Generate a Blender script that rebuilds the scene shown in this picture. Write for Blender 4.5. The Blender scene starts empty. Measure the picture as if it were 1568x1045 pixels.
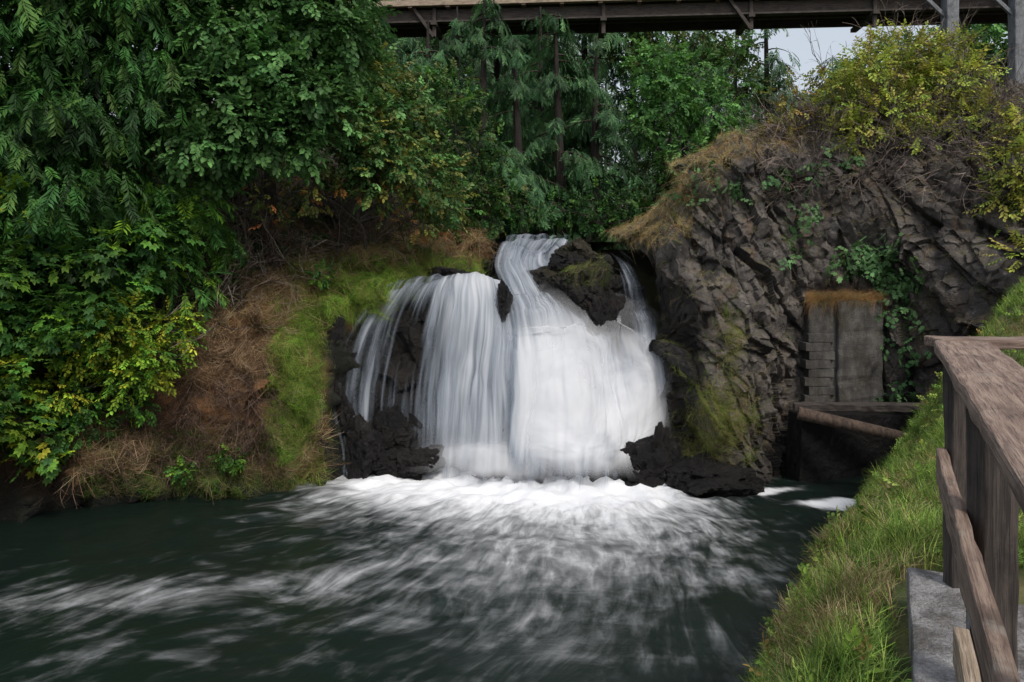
import bpy, math, numpy as np
from mathutils import Vector, Matrix
rng=np.random.default_rng(7)
scene=bpy.context.scene
F=1132.0
def S(u,v,Y): # image pixel column and row, back-projected at a chosen depth -> metres
    return np.array([(u-784)*Y/F, Y, 4+(410-v)*Y/F])
def proj(P):
    Y=np.maximum(P[...,1],.1)
    return 784+P[...,0]/Y*F, 410-(P[...,2]-4)/Y*F
def nrm(a): return a/(np.linalg.norm(a,axis=-1,keepdims=True)+1e-9)
# ---------- numpy noise
def h3(i,k=0.0):
    s=np.sin(i[...,0]*127.1+i[...,1]*311.7+i[...,2]*74.7+k*17.31)*43758.5453
    return s-np.floor(s)
def vnoise(p):
    i=np.floor(p); f=p-i; f=f*f*(3-2*f); r=0
    for a in (0,1):
        for b in (0,1):
            for c in (0,1):
                w=(f[...,0] if a else 1-f[...,0])*(f[...,1] if b else 1-f[...,1])*(f[...,2] if c else 1-f[...,2])
                r=r+w*h3(i+np.array([a,b,c]))
    return r*2-1
def fbm(p,o=4):
    r=0;a=1;t=0
    for k in range(o):
        r=r+a*vnoise(p*2**k+k*13.7); t+=a; a*=.5
    return r/t
def voro(p):
    i=np.floor(p); F1=np.full(p.shape[:-1],9.);F2=F1.copy();cr=F1*0;ft=F1*0
    for a in (-1,0,1):
        for b in (-1,0,1):
            for c in (-1,0,1):
                j=i+np.array([a,b,c])
                q=j+np.stack([h3(j,1),h3(j,2),h3(j,3)],-1)
                d=np.linalg.norm(q-p,axis=-1)
                m=d<F1
                F2=np.where(m,F1,np.minimum(F2,d)); cr=np.where(m,h3(j,4),cr)
                g=np.stack([h3(j,5),h3(j,6),h3(j,7)],-1)*2-1
                ft=np.where(m,((p-q)*g).sum(-1),ft); F1=np.where(m,d,F1)
    return F1,F2,cr,ft
def sstep(a,b,x):
    t=np.clip((x-a)/(b-a),0,1); return t*t*(3-2*t)
# ---------- loft
def cat(P,t):
    n=len(P); i=np.clip(np.floor(t).astype(int),0,n-2); f=(t-i).reshape((-1,)+(1,)*(P.ndim-1))
    g=lambda k:P[np.clip(k,0,n-1)]
    a,b,c,d=g(i-1),g(i),g(i+1),g(i+2)
    return .5*((2*b)+(c-a)*f+(2*a-5*b+4*c-d)*f*f+(3*b-a-3*c+d)*f**3)
def loft(st,nu,nv):
    A=np.array(st,dtype=float)
    A=cat(A,np.linspace(0,len(A)-1,nu))
    A=np.swapaxes(cat(np.swapaxes(A,0,1),np.linspace(0,A.shape[1]-1,nv)),0,1)
    return A
def gnormal(P,toward=None):
    du=np.gradient(P,axis=0);dv=np.gradient(P,axis=1)
    N=nrm(np.cross(du,dv))
    if toward is not None:
        if ((np.array(toward)-P)*N).sum()<0: N=-N
    return N
# ---------- mesh builder
class B:
    def __init__(s): s.V=[];s.Fc=[];s.C=[];s.M=[];s.n=0
    def add(s,V,Fc,C,m=0):
        V=np.asarray(V,float).reshape(-1,3);Fc=np.asarray(Fc).reshape(-1,4)
        C=np.broadcast_to(np.asarray(C,float),(len(V),3))
        s.V.append(V);s.Fc.append(Fc+s.n);s.C.append(C);s.M.append(np.full(len(Fc),m));s.n+=len(V)
    def build(s,name,mats,smooth=False,attrs=None):
        V=np.concatenate(s.V);Fc=np.concatenate(s.Fc);C=np.concatenate(s.C);M=np.concatenate(s.M)
        me=bpy.data.meshes.new(name)
        me.vertices.add(len(V));me.vertices.foreach_set('co',V.astype(np.float32).ravel())
        me.loops.add(len(Fc)*4);me.loops.foreach_set('vertex_index',Fc.astype(np.int32).ravel())
        me.polygons.add(len(Fc));me.polygons.foreach_set('loop_start',(np.arange(len(Fc))*4).astype(np.int32))
        for m in mats: me.materials.append(m)
        me.polygons.foreach_set('material_index',M.astype(np.int32))
        me.update(calc_edges=True)
        me.polygons.foreach_set('use_smooth',np.full(len(Fc),smooth))
        at=me.attributes.new('Col','FLOAT_COLOR','POINT')
        at.data.foreach_set('color',np.concatenate([C,np.ones((len(C),1))],1).astype(np.float32).ravel())
        for k,a in (attrs or {}).items():
            a=np.asarray(a,np.float32)
            if a.ndim==1 or a.shape[-1]!=3:
                t=me.attributes.new(k,'FLOAT','POINT');t.data.foreach_set('value',a.ravel())
            else:
                t=me.attributes.new(k,'FLOAT_VECTOR','POINT');t.data.foreach_set('vector',a.ravel())
        ob=bpy.data.objects.new(name,me);scene.collection.objects.link(ob)
        return ob
def gridfaces(nu,nv):
    i,j=np.meshgrid(np.arange(nu-1),np.arange(nv-1),indexing='ij')
    a=(i*nv+j).ravel()
    return np.stack([a,a+nv,a+nv+1,a+1],1)
def gridobj(name,P,mat,smooth=True,attrs=None,keep=None):
    b=B();Fq=gridfaces(*P.shape[:2])
    if keep is not None: Fq=Fq[keep.ravel()[Fq].any(1)]
    b.add(P.reshape(-1,3),Fq,(1,1,1))
    return b.build(name,[mat],smooth,{k:(a.reshape(-1,3) if a.ndim==3 else a.ravel()) for k,a in (attrs or {}).items()})
# ---------- node helper
class NT:
    def __init__(s,name):
        s.m=bpy.data.materials.new(name);s.m.use_nodes=True;s.t=s.m.node_tree;s.t.nodes.clear()
        s.out=s.n('ShaderNodeOutputMaterial')
    def n(s,ty,ins=None,**kw):
        nd=s.t.nodes.new(ty)
        for k,v in kw.items(): setattr(nd,k,v)
        for k,v in (ins or {}).items():
            if isinstance(v,bpy.types.NodeSocket): s.t.links.new(v,nd.inputs[k])
            else: nd.inputs[k].default_value=v
        return nd
    def math(s,op,a,b=0.0,clamp=False):
        return s.n('ShaderNodeMath',{0:a,1:b},operation=op,use_clamp=clamp).outputs[0]
    def mr(s,v,a,b,c=0.0,d=1.0,smooth=True):
        nd=s.n('ShaderNodeMapRange',{'Value':v,'From Min':a,'From Max':b,'To Min':c,'To Max':d})
        nd.interpolation_type='SMOOTHSTEP' if smooth else 'LINEAR'
        return nd.outputs[0]
    def mix(s,f,a,b,bt='MIX'):
        nd=s.n('ShaderNodeMix',data_type='RGBA',blend_type=bt)
        for k,v in ((0,f),(6,a),(7,b)):
            if isinstance(v,bpy.types.NodeSocket): s.t.links.new(v,nd.inputs[k])
            else: nd.inputs[k].default_value=v if k==0 else (*v,1)
        return nd.outputs[2]
    def noise(s,vec,scale,detail=4,rough=.55,dist=0):
        return s.n('ShaderNodeTexNoise',{'Vector':vec,'Scale':scale,'Detail':detail,'Roughness':rough,'Distortion':dist}).outputs[0]
    def pos(s): return s.n('ShaderNodeNewGeometry').outputs['Position']
    def obj(s): return s.n('ShaderNodeTexCoord').outputs['Object']
    def mapv(s,vec,sc,rot=(0,0,0)):
        return s.n('ShaderNodeMapping',{'Vector':vec,'Scale':sc,'Rotation':rot}).outputs[0]
    def bump(s,h,st=.5,d=.05):
        return s.n('ShaderNodeBump',{'Height':h,'Strength':st,'Distance':d}).outputs[0]
    def attr(s,name,o='Color'):
        return s.n('ShaderNodeAttribute',attribute_name=name).outputs[o]
    def pri(s,**k):
        mp={'col':'Base Color','r':'Roughness','nor':'Normal','spec':'Specular IOR Level','a':'Alpha'}
        ins={mp[x]:((*v,1) if x=='col' and not isinstance(v,bpy.types.NodeSocket) else v) for x,v in k.items()}
        return s.n('ShaderNodeBsdfPrincipled',ins)
    def fin(s,sh): s.t.links.new(sh.outputs[0],s.out.inputs[0]);return s.m
def leafmat(name,trans=.3,r=.5,gain=1.6,sat=.98):
    t=NT(name);c=t.attr('Col');nz=t.noise(t.pos(),1.6,3)
    c=t.mix(t.mr(nz,.35,.65,.0,.65),c,(.5,.46,.38),'MULTIPLY')
    c=t.n('ShaderNodeHueSaturation',{'Saturation':sat,'Value':gain,'Color':c}).outputs[0]
    p=t.pri(col=c,r=r,spec=.22)
    tr=t.n('ShaderNodeBsdfTranslucent',{'Color':t.mix(.5,c,(1.,1.,.5),'MULTIPLY')})
    m=t.n('ShaderNodeMixShader',{0:trans});t.t.links.new(p.outputs[0],m.inputs[1]);t.t.links.new(tr.outputs[0],m.inputs[2])
    return t.fin(m)
LEAF=leafmat('leaf_mat');GRASS=leafmat('grass_mat',.2,.6,1.35,.93)
def barkmat():
    t=NT('bark_mat');c=t.attr('Col');v=t.mapv(t.pos(),(6,6,1.2))
    n=t.noise(v,3,6);c=t.mix(t.mr(n,.3,.7),t.mix(1.,c,(.4,.4,.4),'MULTIPLY'),c)
    return t.fin(t.pri(col=c,r=.9,nor=t.bump(n,.8,.04)))
BARK=barkmat()
# ---------- plant templates
def lq(V,Fc,Sh,b,d,n,L,W,fold=.25,sh=1.,simple=False):
    b=np.array(b,float);d=nrm(np.array(d,float));n=np.array(n,float);s=nrm(np.cross(n,d));n=np.cross(d,s);k=len(V)
    if simple:
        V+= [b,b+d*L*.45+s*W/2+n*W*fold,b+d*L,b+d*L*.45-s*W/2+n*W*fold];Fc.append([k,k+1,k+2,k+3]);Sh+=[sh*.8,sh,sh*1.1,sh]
    else:
        V+= [b,b+d*L*.28+s*W*.42+n*W*fold,b+d*L*.66+s*W*.46+n*W*fold*.6-n*L*.04,b+d*L-n*L*.12,b+d*L*.66-s*W*.46+n*W*fold*.6-n*L*.04,b+d*L*.28-s*W*.42+n*W*fold]
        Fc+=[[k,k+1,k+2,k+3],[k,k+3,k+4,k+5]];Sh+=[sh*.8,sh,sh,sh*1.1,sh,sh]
def strip(V,Fc,Sh,pts,w0,w1,sh=1.,side=None):
    pts=np.array(pts);n=len(pts);k=len(V)
    for i,p in enumerate(pts):
        d=nrm(pts[min(i+1,n-1)]-pts[max(i-1,0)])
        s=nrm(np.cross(d,side if side is not None else np.array([.1,.2,1.])))
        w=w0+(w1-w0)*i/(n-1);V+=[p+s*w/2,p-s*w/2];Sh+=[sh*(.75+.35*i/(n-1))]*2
        if i: a=k+2*i;Fc.append([a-2,a,a+1,a-1])
def fz(V,Fc,Sh): return np.array(V),np.array(Fc),np.array(Sh)
def sprig(seed,n=7,LL=.32,LW=.2,spread=55):
    r=np.random.default_rng(seed);V=[];Fc=[];Sh=[]
    strip(V,Fc,Sh,[(0,0,0),(.4,0,.03),(.8,0,-.05)],.018,.008,.5)
    for i in range(n):
        x=.15+.7*i/(n-1);sg=1 if i%2 else -1;a=math.radians(spread+r.uniform(-15,15))*sg
        if i==n-1:a=0
        lq(V,Fc,Sh,(x,0,.02),(math.cos(a),math.sin(a),r.uniform(-.35,.15)),(r.uniform(-.3,.3),r.uniform(-.3,.3),1),LL*r.uniform(.8,1.2),LW*r.uniform(.8,1.2),.22,r.uniform(.7,1.3))
    return fz(V,Fc,Sh)
def lobed(seed,n=4): # palmate leaves: five pointed lobes each
    r=np.random.default_rng(seed);V=[];Fc=[];Sh=[]
    strip(V,Fc,Sh,[(0,0,0),(.4,0,.03),(.8,0,-.05)],.016,.008,.5)
    for i in range(n):
        x=.15+.75*i/(n-1);a0=(r.uniform(-1.2,1.2) if i<n-1 else 0);sh=r.uniform(.7,1.3);c=np.array([x+.12*math.cos(a0),.2*math.sin(a0)*1.2,r.uniform(-.1,.08)])
        tilt=np.array([r.uniform(-.35,.35),r.uniform(-.35,.35),1])
        for da,L in ((0,.34),(.85,.28),(-.85,.28),(1.75,.18),(-1.75,.18)):
            a=a0+da;lq(V,Fc,Sh,c,(math.cos(a),math.sin(a),-.15-tilt[0]*math.cos(a)),tilt,L,.17,.12,sh*r.uniform(.93,1.07),True)
    return fz(V,Fc,Sh)
def frond(seed,n=8):
    r=np.random.default_rng(seed);V=[];Fc=[];Sh=[]
    for i in range(n):
        x=.05+.85*i/(n-1);z=-.35*x*x
        L=.34*math.sin(math.pi*min(1,.22+.8*(1-x)))*r.uniform(.7,1.25)+.05
        for sg in (1,-1):
            a=math.radians(46+r.uniform(-12,12))*sg
            lq(V,Fc,Sh,(x,0,z),(math.cos(a),math.sin(a),-.4+r.uniform(-.25,.1)),(0,0,1),L,.095,.15,r.uniform(.7,1.3),True)
    lq(V,Fc,Sh,(.0,0,0),(1,0,-.3),(0,0,1),1.05,.06,.1,1.,True)
    return fz(V,Fc,Sh)
def tuft(seed,n=8,droop=.5,w=.02,spread=.5):
    r=np.random.default_rng(seed);V=[];Fc=[];Sh=[]
    for i in range(n):
        a=r.uniform(0,6.28);sp=r.uniform(.15,1)*spread;L=r.uniform(.6,1.1);dr=droop*r.uniform(.5,1.4)
        d=np.array([math.cos(a)*sp,math.sin(a)*sp,1.]);d/=np.linalg.norm(d)
        o=np.array([r.uniform(-.1,.1),r.uniform(-.1,.1),0]);P=[]
        for t in (0,.5,1.): P.append(o+d*L*t+np.array([math.cos(a)*.4*dr,math.sin(a)*.4*dr,-dr])*L*t*t*.8)
        strip(V,Fc,Sh,P,w,w*.2,r.uniform(.7,1.3),side=np.array([math.cos(a+.4),math.sin(a+.4),.1]))
    return fz(V,Fc,Sh)
def twigs(seed,n=5,w=.018):
    r=np.random.default_rng(seed);V=[];Fc=[];Sh=[]
    for i in range(n):
        d=nrm(np.array([r.uniform(-.7,.7),r.uniform(-.7,.7),1.]));p=np.zeros(3);P=[p]
        for k in range(5):
            d=nrm(d+r.normal(0,.22,3)+np.array([0,0,-.1]));p=p+d*.22;P.append(p)
        strip(V,Fc,Sh,P,w,w*.3,r.uniform(.6,1.3),side=nrm(r.normal(0,1,3)))
        for k in (1,2,3,4):
            e=nrm(d+r.normal(0,.6,3));q=P[k];strip(V,Fc,Sh,[q,q+e*.16,q+e*.3+np.array([0,0,-.04])],w*.6,w*.2,r.uniform(.6,1.3),side=nrm(r.normal(0,1,3)))
    return fz(V,Fc,Sh)
SPR=[sprig(i) for i in range(4)]
BIG=[lobed(i+10) for i in range(4)]
SML=[sprig(i+20,9,.2,.11,45) for i in range(3)]
FRN=[frond(i) for i in range(5)]
TUF=[tuft(i,9) for i in range(4)]
HNG=[tuft(i+5,10,1.5,.016,.9) for i in range(4)]
TWG=[twigs(i) for i in range(4)]
def inst(b,Ts,pos,ax,nz,sc,col,m=0):
    n=len(pos)
    if n==0:return
    w=rng.integers(0,len(Ts),n)
    x=nrm(ax);y=nrm(np.cross(nz,x));z=np.cross(x,y)
    for k,(V,Fc,Sh) in enumerate(Ts):
        I=np.where(w==k)[0]
        if len(I)==0:continue
        s=sc[I][:,None,None]
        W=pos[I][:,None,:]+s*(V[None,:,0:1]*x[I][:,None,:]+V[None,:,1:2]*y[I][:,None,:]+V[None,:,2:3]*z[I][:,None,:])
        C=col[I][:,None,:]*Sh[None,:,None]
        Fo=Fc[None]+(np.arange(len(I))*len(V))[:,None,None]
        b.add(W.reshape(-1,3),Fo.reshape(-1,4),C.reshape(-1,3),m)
def pal(p,n,var=.25):
    p=np.array(p);i=rng.integers(0,len(p),n);j=rng.integers(0,len(p),n);t=rng.random((n,1))**2
    return (p[i]*(1-t)+p[j]*t)*(1+rng.uniform(-var,var,(n,1)))
def rdir(n): return nrm(rng.normal(0,1,(n,3)))
def clump(b,c,r,n,Ts,size,p,droop=.3,m=0,fl=(1,1,.75),br=.35):
    d=rdir(n);rad=(.35+.65*rng.random((n,1))**.6)
    pos=np.array(c)+d*rad*r*np.array(fl)
    ax=d*.8+rdir(n)*.7+np.array([0,0,-droop]);nz=np.array([0,0,1.])+d*.5+rdir(n)*.4
    inst(b,Ts,pos,ax,nz,size*rng.uniform(.7,1.3,n),pal(p,n)*rng.uniform(1-br,1+br),m)
def up_inst(b,Ts,pos,N,size,p,upw=1.,m=0,var=.3):
    n=len(pos);z=nrm(N+np.array([0,0,upw])+rdir(n)*.25);t=rdir(n)
    inst(b,Ts,pos,np.cross(z,t),z,size*rng.uniform(.6,1.4,n),pal(p,n,var),m)
def tube(b,pts,r0,r1,col,m=1,ns=7):
    pts=np.array(pts,float);n=len(pts);ring=[]
    for i in range(n):
        d=nrm(pts[min(i+1,n-1)]-pts[max(i-1,0)]);a=nrm(np.cross(d,[.3,.9,.1]));c=np.cross(d,a);r=r0+(r1-r0)*i/(n-1)
        th=np.linspace(0,2*np.pi,ns,endpoint=False)[:,None];ring.append(pts[i]+r*(np.cos(th)*a+np.sin(th)*c))
    V=np.array(ring);k=[]
    for i in range(n-1):
        for j in range(ns): k.append([i*ns+j,i*ns+(j+1)%ns,(i+1)*ns+(j+1)%ns,(i+1)*ns+j])
    b.add(V.reshape(-1,3),k,col,m)
def curve(p0,p1,bend=.15,n=7,up=.0):
    p0=np.array(p0,float);p1=np.array(p1,float);L=np.linalg.norm(p1-p0);o=rdir(2)*bend*L;t=np.linspace(0,1,n)[:,None]
    return p0+(p1-p0)*t+o[0]*np.sin(t*np.pi)+o[1]*.4*np.sin(t*2*np.pi)+np.array([0,0,up*L])*np.sin(t*np.pi)
BR=(.07,.055,.045)
def broadleaf(name,base,cl,n,Ts,size,p,tr=.12,droop=.3,limb=.035,col=BR,twig=0,twp=[(.12,.09,.07)]):
    b=B();cs=[(S(u,v,Y),r) for u,v,Y,r in cl];base=np.array(base,float)
    cen=np.mean([c for c,_ in cs],axis=0);fork=base*.45+cen*.55
    tube(b,curve(base,fork,.06),tr,tr*.6,col)
    for c,r in cs:
        tube(b,curve(fork,c,.1,7,.05),max(limb,.02),limb*.3,col,ns=5)
        for k in range(4):
            e=c+rdir(1)[0]*r*.9;tube(b,curve(c*.8+fork*.2,e,.1,5),limb*.4,.006,col,ns=4)
        nn=int(n*r*r);clump(b,c,r,nn,Ts,size,p,droop)
        for k in range(4):
            clump(b,c+rdir(1)[0]*r*.9,r*.4,int(nn*.2),Ts,size,p,droop,br=.5)
        if twig: 
            d=rdir(int(twig*r*r));up_inst(b,TWG,c+d*r*.5,d,.9,twp,.3,1)
    return b.build(name,[LEAF,BARK])
def cedar(name,u,Y,z0,H,R,p,dens=1.,fs=.75,kf=9):
    b=B();base=np.array([(u-784)*Y/F,Y,z0]);top=base+np.array([rng.uniform(-.3,.3),0,H])
    tube(b,[base+(top-base)*t for t in np.linspace(0,1,8)],.22,.03,(.028,.02,.016),1,9)
    nl=int(H*3.2*dens)
    P=[];A=[];N=[];C=[]
    for i in range(nl):
        t=rng.uniform(.03,1);z=H*t
        L=R*(1-t)**.7*rng.uniform(.6,1.15)+.25;a=rng.uniform(0,6.28)
        d=np.array([math.cos(a),math.sin(a),0]);s0=base+(top-base)*t
        end=s0+d*L+np.array([0,0,-.35*L]);
        mid=s0+d*L*.5+np.array([0,0,.05*L]);tt=np.linspace(0,1,5)[:,None]
        tube(b,(1-tt)**2*s0+2*tt*(1-tt)*mid+tt**2*end,.035,.006,(.05,.035,.025),1,4)
        k=int(kf*L*dens)+4;tq=rng.uniform(.15,1,(k,1));q=(1-tq)**2*s0+2*tq*(1-tq)*mid+tq**2*end
        side=np.cross(d,[0,0,1.]);sg=rng.choice([-1,1],(k,1))
        q=q+rdir(k)*.12;P.append(q);A.append(d*.6+side*sg*rng.uniform(.2,1.,(k,1))+np.array([0,0,-1.])*rng.uniform(.3,1.3,(k,1)));N.append(np.tile([0,0,.8],(k,1))+d*.6+rdir(k)*.4)
        C.append(pal(p,k)*rng.uniform(.55,1.45))
    P=np.concatenate(P);inst(b,FRN,P,np.concatenate(A),np.concatenate(N),fs*rng.uniform(.6,1.3,len(P)),np.concatenate(C))
    return b.build(name,[LEAF,BARK])
def scatter(P,N,n,mask):
    a=np.linalg.norm(np.cross(P[1:,:-1]-P[:-1,:-1],P[:-1,1:]-P[:-1,:-1]),axis=-1)
    w=a*mask(P[:-1,:-1]);w=w.ravel();w=np.maximum(w,0);k=rng.choice(len(w),n,p=w/w.sum())
    i,j=np.unravel_index(k,a.shape);f=rng.random((n,2,1))
    return P[i,j]+(P[i+1,j]-P[i,j])*f[:,0]+(P[i,j+1]-P[i,j])*f[:,1],N[i,j]

# ================= MATERIALS
def rockmat(name,wet=False):
    t=NT(name);p=t.pos();a=t.noise(p,1.3,8,.65);b2=t.noise(p,7,8,.7);cav=t.attr('cav','Fac')
    c=t.mix(t.mr(a,.35,.65),(.075,.067,.062) if not wet else (.008,.008,.009),(.19,.165,.145) if not wet else (.028,.025,.023))
    c=t.mix(t.mr(t.noise(t.mapv(p,(1,1,.35)),2.2,5,.6),.54,.71,0,.6 if not wet else .25),c,(.19,.115,.062) if not wet else (.06,.035,.02))
    c=t.mix(t.mr(b2,.52,.72,0,.6),c,(.34,.315,.29) if not wet else (.05,.05,.05))
    c=t.mix(t.mr(b2,.46,.3,0,.55),c,(.033,.03,.028) if not wet else (.01,.01,.01))
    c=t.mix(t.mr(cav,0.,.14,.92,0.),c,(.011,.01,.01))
    c=t.mix(t.mr(t.math('ADD',t.attr('shade_damp','Fac'),t.math('MULTIPLY',t.math('SUBTRACT',a,.5),1.2)),.35,.75,0,.85),c,(.02,.018,.016))  # recess shade and wet rock mixed in as a dark colour
    c=t.mix(t.attr('moss','Fac'),c,t.mix(t.mr(b2,.4,.6),(.05,.07,.015),(.17,.13,.05)))
    z=t.n('ShaderNodeSeparateXYZ',{0:p}).outputs[2]
    c=t.mix(t.mr(z,.0,.7,.8,0.),c,(.01,.01,.01))
    h=t.math('ADD',t.noise(p,5,10,.75),t.math('MULTIPLY',t.n('ShaderNodeTexVoronoi',{'Vector':t.mapv(p,(1,1,.6),(.3,.6,0)),'Scale':4.},feature='DISTANCE_TO_EDGE').outputs[0],.6))
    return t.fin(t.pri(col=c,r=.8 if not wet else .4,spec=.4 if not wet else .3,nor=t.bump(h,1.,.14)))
ROCK=rockmat('basalt_mat');WET=rockmat('wet_basalt_mat',True)
def soilmat():
    t=NT('soil_mat');p=t.pos();a=t.noise(p,1.5,8,.65);b2=t.noise(p,9,8,.7)
    c=t.mix(t.mr(a,.38,.62),(.07,.04,.022),(.26,.125,.05));c=t.mix(t.mr(b2,.5,.7,0,.5),c,(.3,.22,.13))
    z=t.n('ShaderNodeSeparateXYZ',{0:p}).outputs[2]
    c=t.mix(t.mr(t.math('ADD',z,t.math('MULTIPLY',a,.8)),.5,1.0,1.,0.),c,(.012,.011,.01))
    c=t.mix(t.attr('moss','Fac'),c,t.mix(t.mr(b2,.35,.6),(.04,.10,.01),(.11,.18,.015)))
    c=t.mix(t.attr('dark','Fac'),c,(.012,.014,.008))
    return t.fin(t.pri(col=c,r=.95,nor=t.bump(t.math('ADD',t.noise(p,4,10,.7),b2),1.,.15)))
SOIL=soilmat()
def groundmat():
    t=NT('forest_floor_mat');p=t.pos();c=t.mix(t.mr(t.noise(p,.8,8,.65),.4,.6),(.02,.022,.01),(.05,.045,.02))
    return t.fin(t.pri(col=c,r=.95,nor=t.bump(t.noise(p,5,8),.6,.1)))
GRD=groundmat()
def grassground():
    t=NT('grass_ground_mat');p=t.pos();n=t.noise(p,3,8,.7);c=t.mix(t.mr(n,.4,.62),(.05,.07,.015),(.15,.13,.05))
    return t.fin(t.pri(col=c,r=.95,nor=t.bump(n,.8,.1)))
GG=grassground()
def woodmat(name,c1,c2,moss=0.):
    t=NT(name);o=t.obj();g=t.noise(t.mapv(o,(1.2,14,14)),3,8,.65);b2=t.noise(o,3.5,6,.7);g2=t.noise(t.mapv(o,(2,60,60)),2,4,.6)
    c=t.mix(t.mr(g,.35,.65),c1,c2);c=t.mix(t.mr(b2,.5,.68,0,.6),c,tuple(x*.35 for x in c1))
    c=t.mix(t.mr(g2,.56,.66,0,.7),c,tuple(x*.25 for x in c1))
    if moss:c=t.mix(t.mr(t.noise(o,8,5,.7),.55,.68,0,moss),c,(.3,.28,.24))
    return t.fin(t.pri(col=c,r=.8,nor=t.bump(t.math('ADD',g,g2),.8,.012)))
WOOD=woodmat('weathered_wood_mat',(.14,.09,.068),(.31,.225,.175),.4)
WOODD=woodmat('dark_wood_mat',(.035,.028,.024),(.085,.068,.058))
WOODL=woodmat('pale_wood_mat',(.25,.19,.13),(.48,.38,.29))
STEEL=woodmat('grey_post_mat',(.14,.15,.16),(.25,.26,.28))
def concmat(name,c1,c2):
    t=NT(name);o=t.pos();n=t.noise(o,3,8,.7);f=t.noise(o,60,3,.7)
    c=t.mix(t.mr(n,.35,.65),c1,c2);c=t.mix(t.mr(f,.35,.7,0,.45),c,tuple(x*.4 for x in c1))
    st=t.noise(t.mapv(o,(4,4,1.)),1.5,7,.7);c=t.mix(t.mr(st,.44,.62,0,.65),c,(.045,.039,.033))
    c=t.mix(t.mr(t.noise(o,2.6,7,.75),.5,.62,0,.55),c,(.06,.052,.03))
    return t.fin(t.pri(col=c,r=.9,nor=t.bump(t.math('ADD',n,f),1.,.03)))
CONC=concmat('concrete_mat',(.24,.23,.23),(.4,.39,.39));OLDC=concmat('old_concrete_mat',(.09,.085,.079),(.2,.188,.172))
def fallmat():
    t=NT('falling_water_mat');v=t.attr('suv','Vector');d=t.attr('dens','Fac')
    n1=t.noise(t.mapv(v,(5.5,.22,1)),1.,4,.55,.1);n2=t.noise(t.mapv(v,(17,.5,3)),1.,3,.5,.1);n3=t.noise(t.mapv(v,(1.6,.3,1)),1.,2,.5)
    n=t.math('ADD',t.math('ADD',t.math('MULTIPLY',n1,.5),t.math('MULTIPLY',n2,.25)),t.math('MULTIPLY',n3,.25))
    n=t.mr(n,.3,.7,.1,.9,False)
    a=t.math('MULTIPLY',t.mr(t.math('ADD',n,d),.7,1.3,0,.97),t.mr(d,0.,.2))
    c=t.mix(t.mr(t.math('ADD',n,d),.85,1.7),(.33,.38,.45),(.82,.84,.87))
    p=t.n('ShaderNodeBsdfDiffuse',{'Color':c})
    tl=t.n('ShaderNodeBsdfTranslucent',{'Color':c});mx=t.n('ShaderNodeMixShader',{0:.3});t.t.links.new(p.outputs[0],mx.inputs[1]);t.t.links.new(tl.outputs[0],mx.inputs[2])
    tr=t.n('ShaderNodeBsdfTransparent');m=t.n('ShaderNodeMixShader',{0:a});t.t.links.new(tr.outputs[0],m.inputs[1]);t.t.links.new(mx.outputs[0],m.inputs[2])
    return t.fin(m)
FALL=fallmat()
def spraymat(): # soft veil of airborne spray
    t=NT('spray_mat');v=t.attr('suv','Vector');d=t.attr('dens','Fac')
    n=t.noise(t.mapv(v,(1.1,.9,1)),1.,3,.5,.4)
    a=t.math('MULTIPLY',d,t.mr(n,.25,.7,.35,1.1),True)
    p=t.n('ShaderNodeBsdfDiffuse',{'Color':(.83,.85,.88,1)});tl=t.n('ShaderNodeBsdfTranslucent',{'Color':(.83,.85,.88,1)})
    mx=t.n('ShaderNodeMixShader',{0:.25});t.t.links.new(p.outputs[0],mx.inputs[1]);t.t.links.new(tl.outputs[0],mx.inputs[2])
    tr=t.n('ShaderNodeBsdfTransparent');m=t.n('ShaderNodeMixShader',{0:a});t.t.links.new(tr.outputs[0],m.inputs[1]);t.t.links.new(mx.outputs[0],m.inputs[2])
    return t.fin(m)
SPRAY=spraymat()
def poolmat():
    t=NT('river_water_mat');v=t.attr('flow','Vector');f=t.attr('foam','Fac');p=t.pos()
    n1=t.noise(t.mapv(v,(42,13,1)),1.,5,.6,.35);n2=t.noise(t.mapv(v,(15,9,1)),1.,4,.55,.5);n3=t.noise(t.mapv(p,(.7,1.5,1),(0,0,.35)),1.6,5,.6,.6)
    n=t.math('ADD',t.math('ADD',t.math('MULTIPLY',n1,.40),t.math('MULTIPLY',n2,.32)),t.math('MULTIPLY',n3,.28))
    n=t.mr(n,.3,.7,.05,.95,False)
    k=t.math('POWER',t.mr(t.math('ADD',n,f),.60,1.75),1.2)
    c=t.mix(k,(.007,.014,.011),(.8,.82,.85))
    r=t.mr(k,0,.5,.3,.85)
    return t.fin(t.pri(col=c,r=r,spec=.42,nor=t.bump(n,.16,.12)))
POOL=poolmat()

# ================= GROUND (one sheet to the horizon)
gx=np.concatenate([-np.geomspace(400,22,14),np.linspace(-20,20,80),np.geomspace(22,400,14)])
gy=np.concatenate([-np.geomspace(400,12,12),np.linspace(-10,45,110),np.geomspace(48,600,14)])
X,Y=np.meshgrid(gx,gy,indexing='ij')
bk=sstep(17.5,20.5,Y);lf=sstep(-8.5,-13,X+.35*(Y-12));rt=sstep(7,11,X)
Z=-1.6+6.0*np.maximum(bk,np.maximum(lf,0))
Z=np.maximum(Z,-1.6+4.6*rt)
Z=np.maximum(Z,-1.6+3.9*sstep(1.5,-2,Y-2*np.abs(X)*0-0)*sstep(3,-1,Y))
Z=Z+sstep(2.5,7,np.abs(X-1))*bk*1.3+sstep(25,80,Y)*4
Z=Z+sstep(16,60,np.abs(X))*6+.25*fbm(np.stack([X*.3,Y*.3,X*0],-1))
Z=np.where(Y<3,np.minimum(Z,2.2),Z)
gridobj('ground',np.stack([X,Y,Z],-1),GRD)

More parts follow.
